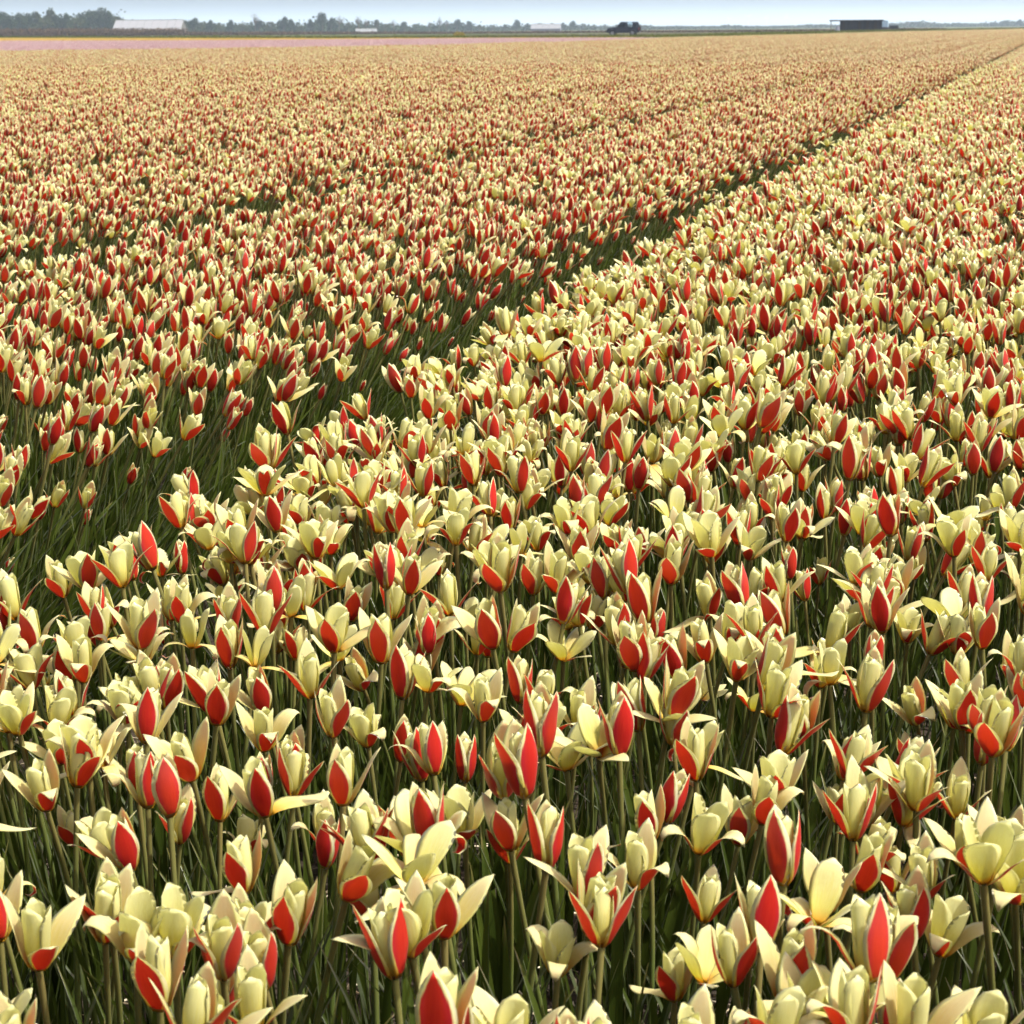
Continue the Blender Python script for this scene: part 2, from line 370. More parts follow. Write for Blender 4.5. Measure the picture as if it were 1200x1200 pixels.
def scatter(name, pts, idx, rot, scl, protos, **k):
    """one object whose points carry copies of the given meshes"""
    me = bpy.data.meshes.new(name); me.from_pydata(np.asarray(pts).tolist(), [], [])
    for nm, typ, dat, fld in (('idx', 'INT', np.asarray(idx, np.int32), 'value'), ('rot', 'FLOAT_VECTOR', np.asarray(rot, np.float32), 'vector'), ('scl', 'FLOAT', np.asarray(scl, np.float32), 'value')):
        a = me.attributes.new(nm, typ, 'POINT'); a.data.foreach_set(fld, dat.ravel())
    o = link(name, me); tag(o, kind='stuff', **k)
    c = bpy.data.collections.new(name + '_kinds')
    for i, m in enumerate(protos): c.objects.link(bpy.data.objects.new('%s_%03d' % (name, i), m))
    g = bpy.data.node_groups.new(name, 'GeometryNodeTree')
    g.interface.new_socket('Geometry', in_out='INPUT', socket_type='NodeSocketGeometry'); g.interface.new_socket('Geometry', in_out='OUTPUT', socket_type='NodeSocketGeometry')
    n = g.nodes; gi, go = n.new('NodeGroupInput'), n.new('NodeGroupOutput'); ip = n.new('GeometryNodeInstanceOnPoints'); ci = n.new('GeometryNodeCollectionInfo')
    ci.inputs['Collection'].default_value = c; ci.inputs['Separate Children'].default_value = True; ci.inputs['Reset Children'].default_value = True
    ip.inputs['Pick Instance'].default_value = True
    def named(nm, typ):
        a = n.new('GeometryNodeInputNamedAttribute'); a.data_type = typ; a.inputs['Name'].default_value = nm; return a.outputs['Attribute']
    er = n.new('FunctionNodeEulerToRotation')
    for a, b in ((gi.outputs[0], ip.inputs['Points']), (ci.outputs[0], ip.inputs['Instance']), (named('idx', 'INT'), ip.inputs['Instance Index']),
                 (named('rot', 'FLOAT_VECTOR'), er.inputs[0]), (er.outputs[0], ip.inputs['Rotation']), (named('scl', 'FLOAT'), ip.inputs['Scale']), (ip.outputs[0], go.inputs[0])):
        g.links.new(a, b)
    o.modifiers.new('scatter', 'NODES').node_group = g
    return o

# ---- where tulips stand
PITCH, BED0 = 1.5, -0.34                                   # bed spacing, centre of the bed in front of the camera
NEAR_END, FIELD_START = 32.0, 0.55
def bed_grid(xc, y0, y1, step, half):
    nx = int(2 * half / step); ny = int((y1 - y0) / step)
    X, Y = np.meshgrid(np.linspace(xc - half, xc + half, nx), np.linspace(y0, y1, ny)); X = X.ravel(); Y = Y.ravel()
    return X + rng.uniform(-.6, .6, X.shape) * step, Y + rng.uniform(-.6, .6, Y.shape) * step
PX, PY, PB = [], [], []
for b in range(-1, 18):
    xc = BED0 - PITCH * b
    y0 = max(FIELD_START, (-xc - 2.0) / 0.62)
    if y0 >= NEAR_END: break
    x, y = bed_grid(xc - (.12 if b > 0 else .01), y0, NEAR_END, 0.056 if b > 0 else 0.0535, 0.57 if b > 0 else 0.58)
    if b == 0:                                              # crowded edge along the furrow
        x = np.append(x, xc + rng.uniform(-.60, -.36, 900)); y = np.append(y, rng.uniform(y0, 18, 900))
    PX.append(x); PY.append(y); PB.append(np.full(x.shape, b))
PX = np.concatenate(PX); PY = np.concatenate(PY); PB = np.concatenate(PB)
u = PX - (BED0 - PITCH * PB)                               # place across the bed, -0.62 .. 0.62
lx = rng.normal(0, .07, PX.shape); ly = rng.normal(-.02, .07, PX.shape)
left = PB > 0
lx += np.where(left, 0.27 + 0.28 * np.clip((u - .25) / .4, 0, 1), 0.02) - np.where(~left, 0.28, -0.02) * np.clip((-u - .38) / .24, 0, 1)
hs = rng.normal(1.0, .065, PX.shape)
edge = (left & (u > .42)); hs = np.where(edge & (rng.random(PX.shape) < .4), hs * rng.uniform(.62, .95, PX.shape), hs)
low = rng.random(PX.shape) < .06; hs = np.where(low, hs * .8, hs)
wts = np.array([d[2] for d in DESIGNS], float)
def pick(w, n): return rng.choice(NB, n, p=w / w.sum())
w_left = wts * np.array([2.2, 2.0, 1.5, 1.3, 1, .7, .5, .4, .2, .2, .1, .3, 1.6, .5, .1, .1])
w_edge = wts * np.array([.4, .5, .7, .7, 1, 1.2, 1.6, 1.8, 2.5, 2.8, 3.5, 2.0, .5, 2.2, 5.0, 5.0])
D = pick(wts, len(PX)); D = np.where(left, pick(w_left, len(PX)), D)   # the far side is less open
nedge = (~left) & (u < -.36 + rng.normal(0, .08, PX.shape)); D = np.where(nedge, pick(w_edge, len(PX)), D)
D = np.where(edge & (hs < .85), 0, D)
# thinner stand where the soil shows
thin = np.exp(-((PX + .66) / .16) ** 2 - ((PY - 1.62) / .32) ** 2)
keep = rng.random(PX.shape) > .22 * thin
keep &= (PX > -(.62 * PY + 2.0)) & (PX < .9)
PX, PY, PB, u, lx, ly, hs, D, left = (q[keep] for q in (PX, PY, PB, u, lx, ly, hs, D, left))
ROTM = matrices(rng.uniform(0, 2 * np.pi, PX.shape), lx, ly); ROT = eulers(ROTM)
PZ = rng.uniform(-.006, .004, PX.shape)
TOPS = np.column_stack([PX, PY, PZ]) + ROTM[:, :, 2] * (STEM_H + .025) * hs[:, None]
sx, sy, dz = project(TOPS)
vis = (sx > -15) & (sx < 1215) & (sy > 0) & (sy < 1225) & (dz > .3)
order = np.where(vis)[0]; order = order[np.argsort(dz[order])][:300]
VR = rng.integers(0, NV, len(PX)); single = np.zeros(len(PX), bool); single[order] = True

# ---- the 300 that show largest, each a plant with its parts
near = []
for k in range(NB):
    for v_ in range(NV):
        st, pe, le, top = design_parts(k, 2, v_)
        near.append((make_mesh('stem', [st]), [make_mesh('petal', [p]) for p in pe], [make_mesh('leaf', [l]) for l in le]))
        near[-1][0].materials.append(M_STEM)
        for m in near[-1][1]: m.materials.append(M_PETAL)
        for m in near[-1][2]: m.materials.append(M_LEAF)
SHORT = ['closed red bud', 'egg-shaped tulip', 'neat goblet tulip', 'goblet tulip', 'winged tulip', 'wide-armed tulip', 'curled-petal tulip', 'curl-tipped tulip', 'rolled-petal tulip', 'wide open tulip', 'star-shaped tulip', 'dropped-petal tulip', 'pointed tulip', 'plump pale tulip', 'withering tulip', 'ragged tulip']
def where_stands(i):
    """what tells a tulip from its like: height, lean, and what it stands beside"""
    h = 'tall ' if hs[i] > 1.075 else 'short ' if hs[i] < .90 else ''
    if left[i]: w = 'across the green furrow'
    elif u[i] < -.46: w = 'on the edge of the furrow'
    elif u[i] < -.36: w = 'just behind the furrow edge'
    elif abs(PX[i] + .66) < .17 and abs(PY[i] - 1.62) < .33: w = 'by the bare straw-strewn soil'
    else:
        dd = ((TOPS - TOPS[i]) ** 2).sum(1); dd[i] = 9; w = 'beside a ' + SHORT[int(D[int(np.argmin(dd))])]
    g = '' if abs(lx[i]) < .09 else (' leaning away from the furrow' if (lx[i] > 0) != bool(left[i]) else ' leaning over the furrow' if (left[i] or u[i] < -.36) else ' leaning towards the furrow')
    return h, w, g
for i in order:
    k = int(D[i]); st, pe, le = near[k * NV + int(VR[i])]
    h, w, g_ = where_stands(i)
    t = root('tulip', (PX[i], PY[i], PZ[i]), label=h + DESIGNS[k][0] + (g_ or ', ' + w if len((h + DESIGNS[k][0] + g_ + ' ' + w).split()) > 16 else g_ + ', ' + w), category='tulip', group=DESIGNS[k][1])
    t.rotation_euler = ROT[i]; t.scale = (hs[i],) * 3
    link('stem', st, t)
    for m in pe: link('petal', m, t)
    for m in le: link('leaf', m, t)

# ---- all the others: one object
protos = []
for k in range(NB):
    for det, v_ in ((2, 0), (2, 1), (1, 0), (1, 1)):
        st, pe, le, top = design_parts(k, det, v_)
        m = make_mesh('tulip_plant', [with_mat(p, 0) for p in pe] + [with_mat(st, 1)] + [with_mat(l, 2) for l in le])
        for q in (M_PETAL, M_STEM, M_LEAF): m.materials.append(q)
        protos.append(m)
def patch(seed, mats, w, length=1.5, dens=310, half=.57, lean=(.25, .0)):
    rs = np.random.default_rng(seed); r2 = random.Random(seed)
    n = int(dens * 2 * half * length); parts = []
    base = [design_parts(k, 0)[1] for k in range(NB)]
    top0 = np.array([0, 0, 0.0])
    ks = rs.choice(NB, n, p=w / w.sum())
    X = rs.uniform(-half, half, n); Y = rs.uniform(0, length, n); hh = rs.normal(1, .06, n)
    Mx = matrices(rs.uniform(0, 6.28, n), rs.normal(lean[0], .07, n) + .2 * np.clip((X - .3) / .3, 0, 1), rs.normal(lean[1], .07, n))
    for i in range(n):
        for p in base[ks[i]]:
            parts.append((p[0] @ Mx[i].T * hh[i] + [X[i], Y[i], 0], p[1], p[2], p[3], 0))
    for i in range(int(n * .8)):
        x = rs.uniform(-half - .06, half + .06)
        parts.append(blade((x, rs.uniform(0, length), 0), r2.uniform(-.8, .8), r2.uniform(.18, .28), .014, .15, r2.uniform(.2, .8), side=r2.random(), rows=3, mat=1))
    m = make_mesh('tulip_patch', parts)
    for q in mats: m.materials.append(q)
    return m
NP = 4
protos += [patch(300 + i, (M_PETAL, M_LEAF), w_left) for i in range(NP)]
protos += [patch(320 + i, (M_PETAL, M_LEAF), wts, half=.62, lean=(.0, .0)) for i in range(2)]   # the upright bed in front
rest = ~single
pidx = 4 * D[rest] + 2 * (dz[rest] > 4.5) + VR[rest]
pts = [np.column_stack([PX, PY, PZ])[rest]]; idx = [pidx]; rot = [ROT[rest]]; scl = [hs[rest]]
# far beds: the edges of the flower fields, read off the picture and set on the flower plane
def poly(pix): return np.array([unproject(a, b, .3)[:2] for a, b in pix])
def inside(poly_, x, y):
    r = False; n = len(poly_)
    for i in range(n):
        (x0, y0), (x1, y1) = poly_[i], poly_[(i + 1) % n]
        if (y0 > y) != (y1 > y) and x < (x1 - x0) * (y - y0) / (y1 - y0) + x0: r = not r
    return r
e_pink = [(-160, 63), (0, 60), (200, 57.5), (400, 55), (560, 51.5), (700, 47.5), (760, 45.2)]
e_yell = [(-160, 48.6), (0, 48.2), (240, 47.6), (400, 46.4), (560, 45.0), (700, 44.6), (760, 44.4)]
e_end = [(-160, 45.2), (0, 44.6), (240, 45.0), (400, 45.2), (560, 44.6), (700, 44.2), (760, 44.2)]
e_far = [(760, 44.4), (850, 42.4), (960, 39.4), (1040, 37.2), (1120, 35.4), (1200, 33.6), (1240, 32.8)]
Pk, Yk, Ek, Fk = poly(e_pink), poly(e_yell), poly(e_end), poly(e_far)
cream_zone = np.vstack([Pk, Fk, [[3, 330], [3, 20], [-40, 20]]])
pink_zone = np.vstack([Pk, Yk[::-1]]); yell_zone = np.vstack([Yk, Ek[::-1]])
fp, fpk, fyl = [], [], []
for b in range(-1, 110):
    xc = BED0 - PITCH * b
    for y in np.arange(NEAR_END, 340, 1.5):
        if xc < -(.64 * y + 3): continue
        if inside(cream_zone, xc, y): fp.append((xc - (.05 if b > 0 else .02), y, 0))
        elif inside(pink_zone, xc, y): fpk.append((xc, y, 0))
        elif inside(yell_zone, xc, y): fyl.append((xc, y, 0))
fp = np.array(fp); pts.append(fp); idx.append(4 * NB + np.where(fp[:, 0] > -1, NP + rng.integers(0, 2, len(fp)), rng.integers(0, NP, len(fp)))); rot.append(np.zeros((len(fp), 3))); scl.append(np.ones(len(fp)))
scatter('tulip_field', np.concatenate(pts), np.concatenate(idx), np.concatenate(rot), np.concatenate(scl), protos,
        label='long beds of cream and red tulips stretching away to the horizon', category='tulips')
uni = np.ones(NB)
for nm, arr, mat, lab in (('pink_tulip_beds', fpk, M_PINK, 'band of pale pink tulips beyond the red and cream field'), ('yellow_tulip_strip', fyl, M_YELL, 'thin strip of yellow tulips behind the pink band')):
    arr = np.array(arr)
    scatter(nm, arr, rng.integers(0, 2, len(arr)), np.zeros((len(arr), 3)), np.ones(len(arr)), [patch(400 + i, (mat, M_LEAF), uni, dens=240, half=.66) for i in range(2)], label=lab, category='tulips')

# ---- leaves between the stems
tufts = []
for i in range(8):
    rs = random.Random(700 + i); ps = []
    for j in range(9):
        ps.append(blade((rs.uniform(-.03, .03), rs.uniform(-.03, .03), 0), rs.uniform(0, 6.28), rs.uniform(.14, .26), rs.uniform(.004, .008), rs.uniform(.02, .15), rs.uniform(.08, .65), side=rs.random(), rows=5))
    m = make_mesh('leaf_tuft', ps); m.materials.append(M_LEAF); tufts.append(m)
TX, TY, TL = [], [], []
for b in range(-1, 6):
    xc = BED0 - PITCH * b; y0 = max(FIELD_START, (-xc - 2.0) / .62); y1 = 16
    if y0 > y1: continue
    A = (y1 - y0)
    n = int(A * 1.24 * 120); x = rng.uniform(-.62, .62, n)
    n2 = int(A * 75); x2 = np.where(rng.random(n2) < .75, rng.uniform(.40, .70, n2), rng.uniform(-.66, -.5, n2)) if b > 0 else rng.uniform(-.66, -.45, n2) 
    if b <= 0: x2 = x2[: n2 // 3]
    xx = np.concatenate([x, x2]); TX.append(xc + xx - (.04 if b > 0 else 0)); TY.append(rng.uniform(y0, y1, len(xx)))
    TL.append(rng.normal(.02, .08, len(xx)) + (0.18 + .38 * np.clip((xx - .2) / .4, 0, 1) if b > 0 else -.2 * np.clip((-xx - .4) / .25, 0, 1)))
TX, TY, TL = (np.concatenate(q) for q in (TX, TY, TL))
kp = (rng.random(TX.shape) > .55 * np.exp(-((TX + .66) / .2) ** 2 - ((TY - 1.62) / .4) ** 2)) & (TX > -(.62 * TY + 2.0))
TX, TY, TL = TX[kp], TY[kp], TL[kp]
scatter('tulip_foliage', np.column_stack([TX, TY, np.full(TX.shape, -.01)]), rng.integers(0, 8, len(TX)), eulers(matrices(rng.uniform(0, 6.28, TX.shape), TL, rng.normal(0, .1, TX.shape))),
        rng.uniform(.8, 1.12, TX.shape), tufts, label='narrow green leaves crowded between the tulip stems', category='leaves')

# ------------------------------------------------------------------ ground
g = 9000.0
link('ground', make_mesh('ground', [(np.array([[-g, -60, -.10], [g, -60, -.10], [g, 2 * g, -.10], [-g, 2 * g, -.10]], float), [(0, 1, 2, 3)], None, 0, 0)]), mats=[M_GROUND])['kind'] = 'structure'
# tilled beds with a trough between each pair
xs = []
for b in range(76, -3, -1):
    xc = BED0 - PITCH * b
    xs += [(xc - .75, -.07), (xc - .66, -.055), (xc - .58, -.005), (xc - .2, .0), (xc + .2, .0), (xc + .58, -.005), (xc + .66, -.055)]
xs = np.array(xs); ys = np.concatenate([np.arange(.2, 9, .12), [9, 12, 20, 40, 80, 160, 330]])
lim = xs[:, 0] > -5
near_x = np.arange(-4.2, 1.2, .06)
prof = lambda x: np.interp(x, xs[:, 0], xs[:, 1])
gx, gy = np.meshgrid(near_x, np.arange(.2, 9.01, .06)); gz = prof(gx) + rng.normal(0, .007, gx.shape)
nyy, nxx = gx.shape
soil_f = [(j * nxx + i, j * nxx + i + 1, (j + 1) * nxx + i + 1, (j + 1) * nxx + i) for j in range(nyy - 1) for i in range(nxx - 1)]
parts = [(np.column_stack([gx.ravel(), gy.ravel(), gz.ravel()]), soil_f, None, 0, 0)]
yy = np.array([9.0, 330.0])
fx = xs[xs[:, 0] < 2.5]
m = len(fx)
parts.append((np.array([[a, y, z - .012] for y in (2.0, 330.0) for a, z in fx]), [(i, i + 1, m + i + 1, m + i) for i in range(m - 1)], None, 0, 0))
link('soil', make_mesh('soil', parts), mats=[M_SOIL])['kind'] = 'structure'
# straw and dead stalks on the soil
sticks = []
for i in range(4):
    rs = random.Random(i); L = rs.uniform(.02, .07)
    mm = make_mesh('straw', [tube([(0, 0, 0), (L * .5, rs.uniform(-.006, .006), .003), (L, rs.uniform(-.01, .01), 0)], .0011, 4)]); mm.materials.append(M_STRAW); sticks.append(mm)
n = 5000; SX = rng.uniform(-1.35, .4, n); SY = rng.uniform(.6, 5.5, n)
scatter('straw_litter', np.column_stack([SX, SY, prof(SX) + rng.uniform(.004, .016, n)]), rng.integers(0, 4, n), np.column_stack([rng.normal(0, .3, n), rng.normal(0, .25, n), rng.uniform(0, 6.28, n)]), rng.uniform(.5, 1.3, n), sticks,
        label='pale bits of straw lying on the dark soil between stems', category='straw')

# grass verge behind the flowers
gr = []
for i in range(4):
    rs = random.Random(50 + i)
    mm = make_mesh('grass_clump', [blade((rs.uniform(-1.6, 1.6), rs.uniform(-1.6, 1.6), -.1), rs.uniform(0, 6.28), rs.uniform(.25, .6), .05, .1, rs.uniform(.4, 1.2), side=rs.random(), rows=3) for _ in range(260)]); mm.materials.append(M_GRASS); gr.append(mm)
gp = []
edge_line = np.vstack([Ek, Fk])
for i in range(len(edge_line) - 1):
    a, b = edge_line[i], edge_line[i + 1]; L = np.linalg.norm(b - a); nn = max(1, int(L / 1.6))
    for q in range(nn):
        p = a + (b - a) * (q + rng.random()) / nn; out = p / np.linalg.norm(p)
        for w in range(9): gp.append((*(p + out * (2.5 + w * 2.6 + rng.uniform(-1, 1))), 0))
gp = np.array(gp)
scatter('grass_verge', gp, rng.integers(0, 4, len(gp)), np.column_stack([np.zeros((len(gp), 2)), rng.uniform(0, 6.28, len(gp))]), rng.uniform(.8, 1.3, len(gp)), gr, label='rough green grass verge along the far edge of the fields', category='grass')

# ------------------------------------------------------------------ things at the horizon
M_BARK = simple('bark', (0.09, 0.07, 0.05), .9)
def crown_material(name, a, b):
    s = N(name); tc = s.n('ShaderNodeTexCoord'); nz = s.noise(5.0, tc.outputs['Object'], 2.0)
    return s.leafy(s.mix(nz, a, b), trans=.25, gloss=0.0)
M_CROWN = [crown_material('dark_foliage', (0.016, 0.028, 0.014), (0.04, 0.058, 0.024)), crown_material('spring_foliage', (0.03, 0.042, 0.018), (0.065, 0.075, 0.03)), crown_material('twiggy_foliage', (0.06, 0.05, 0.04), (0.10, 0.085, 0.06))]
def leaf_quads(P, size, rs):
    n = len(P); A = rs.normal(size=(n, 3)); A /= np.linalg.norm(A, axis=1)[:, None]; B = np.cross(A, rs.normal(size=(n, 3))); B /= np.linalg.norm(B, axis=1)[:, None]
    sz = size * rs.uniform(.6, 1.3, (n, 1))
    V = np.stack([P - A * sz, P + B * sz * .6, P + A * sz, P - B * sz * .6], 1).reshape(-1, 3)
    return V, np.arange(4 * n).reshape(n, 4), None, 0, 0
TREES = [('round-crowned dark tree in the hazy far tree line', 'round dark trees', 0, 'round'), ('broad spreading tree with several crown lobes on the horizon', 'broad spreading trees', 0, 'broad'),
         ('tall narrow poplar-like tree rising above the tree line', 'tall narrow trees', 1, 'tall'), ('thin half-bare tree with open twiggy crown on the horizon', 'half-bare trees', 2, 'bare'),
         ('low bushy tree filling gaps of the far tree line', 'low bushy trees', 1, 'low')]
tree_mesh = []
for ti, (lab, grp, mi, shape) in enumerate(TREES):
    for var in range(2):
        rs = np.random.default_rng(900 + ti * 7 + var)
        rx, z0, nl, nq = {'round': (.42, .22, 9, 2000), 'broad': (.60, .25, 13, 2800), 'tall': (.17, .12, 9, 1100), 'bare': (.36, .35, 9, 420), 'low': (.60, .05, 10, 1300)}[shape]
        P = []; limbs = [tube([(0, 0, 0), (.01, .01, z0 * .6), (.0, .02, z0 + .35), (.01, .0, .86)], [.030, .024, .014, .004], 7)]
        for q in range(nl):
            zc = rs.uniform(z0 + .12, .86); k = math.sin(math.pi * min(1, max(.12, (zc - z0) / (1 - z0)) ** .8)); a = rs.uniform(0, 6.28); rr = rx * .55 * k * rs.uniform(.3, 1)
            c = np.array([rr * math.cos(a), rr * math.sin(a), zc]); lr = np.array([rx * .48, rx * .48, min(.17, (1 - z0) * .24)]) * rs.uniform(.75, 1.2)
            d = rs.normal(size=(nq // nl, 3)); d /= np.linalg.norm(d, axis=1)[:, None]; P.append(c + d * lr * rs.uniform(.45, 1.05, (len(d), 1)))
            limbs.append(tube([(0, 0, max(.08, zc - .22)), c * [.5, .5, 0] + [0, 0, zc - .07], c], [.012, .008, .002], 4))
        P = np.concatenate(P); P = P[(P[:, 2] < .82) | (np.hypot(P[:, 0], P[:, 1]) < rx * .75)]; P[:, 2] = np.clip(P[:, 2], .03, 1.0)
        tr = make_mesh('trunk', limbs); tr.materials.append(M_BARK)
        cr = make_mesh('crown', [leaf_quads(P, .032 if shape != 'bare' else .022, rs)], smooth=False); cr.materials.append(M_CROWN[mi])
        tree_mesh.append((tr, cr))
def tree(px, top, dist, kind, wide=1.0):
    x, y = at_distance(px, dist); h = height_at(px, top, dist) + .1
    lab, grp, mi, shape = TREES[kind]
    t = root('tree', (x, y, -.1), random.uniform(0, 6.28), label=lab, category='tree', group=grp)
    t.scale = (h * wide, h * wide, h)
    tr, cr = tree_mesh[kind * 2 + random.randint(0, 1)]
    link('trunk', tr, t); link('crown', cr, t)
# (picture x, top y, distance, kind, width)
TL_ = [(2, 13, 720, 1, 1), (14, 15, 700, 0, 1.1), (25, 12, 720, 0, 1), (34, 12, 730, 0, 1), (43, 12, 710, 2, 1.6), (51, 16, 700, 4, 1), (60, 9.5, 720, 2, 1.7), (69, 14, 720, 0, 1), (77, 12, 710, 0, .8),
       (88, 16, 700, 4, 1), (96, 13, 720, 0, .9), (107, 9, 730, 0, 1), (119, 7, 740, 1, .75), (130, 9, 730, 0, .95), (138, 17, 720, 4, 1), (146, 21, 800, 4, 1), (160, 23, 820, 4, 1), (178, 22.5, 830, 0, .8), (205, 21.5, 820, 4, 1), (217, 22, 760, 4, 1),
       (228, 19, 740, 0, 1), (237, 23, 760, 4, 1), (246, 21, 760, 0, .9), (258, 25, 770, 4, 1), (270, 21, 780, 0, .9), (284, 24, 790, 4, 1.1), (299, 13, 800, 3, .9), (304, 22, 800, 0, 1), (318, 24, 800, 4, 1), (333, 16.5, 800, 0, .85), (342, 20, 800, 0, .8), (351, 28, 800, 4, 1), (365, 20, 820, 0, .9),
       (378, 14, 820, 1, .55), (388, 18, 820, 0, .8), (398, 18.5, 840, 3, 1.1), (408, 25, 840, 4, 1), (420, 19, 860, 3, 1.1), (429, 20, 860, 3, 1), (442, 22, 870, 2, 1.8), (452, 26, 880, 4, 1), (461, 23, 890, 3, 1.1), (474, 25, 900, 1, .8), (488, 27, 920, 4, 1), (503, 25, 940, 3, 1), (515, 17, 960, 3, .8), (523, 22, 960, 3, 1),
       (536, 20.5, 980, 0, 1.1), (550, 23, 1000, 0, 1), (562, 28, 1000, 4, 1.1), (577, 27, 1020, 4, 1.1), (592, 27, 1040, 0, 1), (606, 22, 1050, 1, .8), (618, 26, 1060, 0, .9), (632, 25.5, 1180, 4, 1.1), (646, 25.5, 1180, 4, 1.1), (660, 25, 1100, 0, 1), (671, 23.5, 1120, 1, .8), (683, 26, 1140, 4, 1.1), (696, 28, 1160, 4, 1.2), (709, 28, 1180, 4, 1.2),
       (722, 28, 1145, 0, 1), (738, 27, 1167, 0, 1), (755, 29, 1190, 4, 1.3), (770, 31, 1212, 4, 1.3), (785, 30.5, 1235, 4, 1.2), (800, 30, 1257, 0, 1.2), (815, 31, 1280, 4, 1.3), (832, 30.5, 1302, 4, 1.3), (850, 28.5, 1325, 1, 1), (863, 29.5, 1325, 0, 1.1), (880, 31, 1370, 4, 1.6), (897, 30.5, 1370, 4, 1.5), (913, 29.5, 1392, 0, 1.2), (929, 30, 1415, 4, 1.4), (945, 28.5, 1415, 1, 1), (960, 28.5, 1415, 0, 1.1), (975, 29, 1437, 4, 1.4),
       (1045, 26.5, 1460, 1, 1), (1064, 23.5, 1460, 3, 1), (1075, 24.5, 1460, 0, 1), (1088, 26, 1482, 4, 1.3), (1102, 27, 1505, 4, 1.4), (1118, 26, 1505, 0, 1.2), (1132, 26.5, 1527, 4, 1.3), (1148, 27, 1550, 4, 1.4), (1163, 25.5, 1550, 0, 1.2), (1178, 23.5, 1550, 1, .9), (1194, 21.5, 1550, 0, .9)]
for q in TL_: tree(*q[:4], q[4] * (1.7 if q[0] > 740 else 1.0))
# undergrowth joining the far trees, reads as one mass
hp = []; rs = np.random.default_rng(77)
for i in range(len(TL_) - 1):
    a, b = TL_[i], TL_[i + 1]
    for q in np.linspace(0, 1, 5 if a[0] < 700 else 9):
        px = a[0] + (b[0] - a[0]) * q; dist = a[2] + (b[2] - a[2]) * q + rs.uniform(20, 70); hh = max(1.5, height_at(px, max(a[1], b[1]) + (rs.uniform(2, 6) if px < 740 else rs.uniform(-.5, 1.5)), dist))
        xy = at_distance(px, dist); hp.append((np.array([*xy, 0]), hh, dist))
Pq = []
for c, hh, dist in hp:
    d = rs.normal(size=(150 if dist < 1100 else 220, 3)) * [dist * .0035, dist * .0035, hh * .36]; d[:, 2] = np.abs(d[:, 2]) ; d[:, 2] = np.minimum(d[:, 2], hh); Pq.append(c + d)
o = link('far_undergrowth', make_mesh('far_undergrowth', [leaf_quads(np.concatenate(Pq), .7, rs)], smooth=False), mats=[M_CROWN[0]]); tag(o, 'dim mass of bushes under the far tree line', 'bushes', kind='stuff')
# brown reed belt in front of the trees
def belt(name, segs, label, mat, n_per):
    Pb = []
    for (x0, x1, top, dist) in segs:
        for px in np.arange(x0, x1, .5):
            xy = at_distance(px, dist); hh = height_at(px, top, dist)
            for q in range(n_per):
                pz = rs.uniform(0, max(.3, hh)) * rs.uniform(.6, 1); Pb.append((xy[0] + rs.uniform(-.4, .4) * dist / F, xy[1] + rs.uniform(-3, 3), pz))
    o = link(name, make_mesh(name, [leaf_quads(np.array(Pb), .22, rs)], smooth=False), mats=[mat]); tag(o, label, 'reeds', kind='stuff')
belt('reed_belt', [(-60, 215, 32.5, 480), (215, 480, 37.2, 480), (480, 760, 37.5, 450), (760, 985, 36.5, 430), (1030, 1110, 33.2, 400)], 'brown belt of dry reeds below the far trees', M_REED, 26)
# low green bank of yellow-green scrub
def small_bush(px, py, wpx, hpx, label):
    p = unproject(px, py, 0); dist = np.linalg.norm(p[:2]); s_ = dist / F
    t = root('shrub', (p[0], p[1], 0), label=label, category='shrub'); r2 = np.random.default_rng(5)
    d = r2.normal(size=(260, 3)); d /= np.linalg.norm(d, axis=1)[:, None]; d[:, 2] = np.abs(d[:, 2])
    m = make_mesh('foliage', [leaf_quads(d * [wpx * s_ / 2, wpx * s_ / 2, hpx * s_] * r2.uniform(.5, 1, (260, 1)), .12, r2)], smooth=False); m.materials.append(crown_material('gorse_foliage', (0.17, 0.14, 0.02), (0.26, 0.20, 0.03)))
    link('foliage', m, t)
    m = make_mesh('stem', [tube([(0, 0, -.05), (q * .1, .05 * q, .3)], [.03, .01], 5) for q in (-1, 0, 1)]); m.materials.append(M_BARK); link('stem', m, t)
small_bush(538, 42.4, 15, 5, 'low yellow-green shrub on the grass verge')

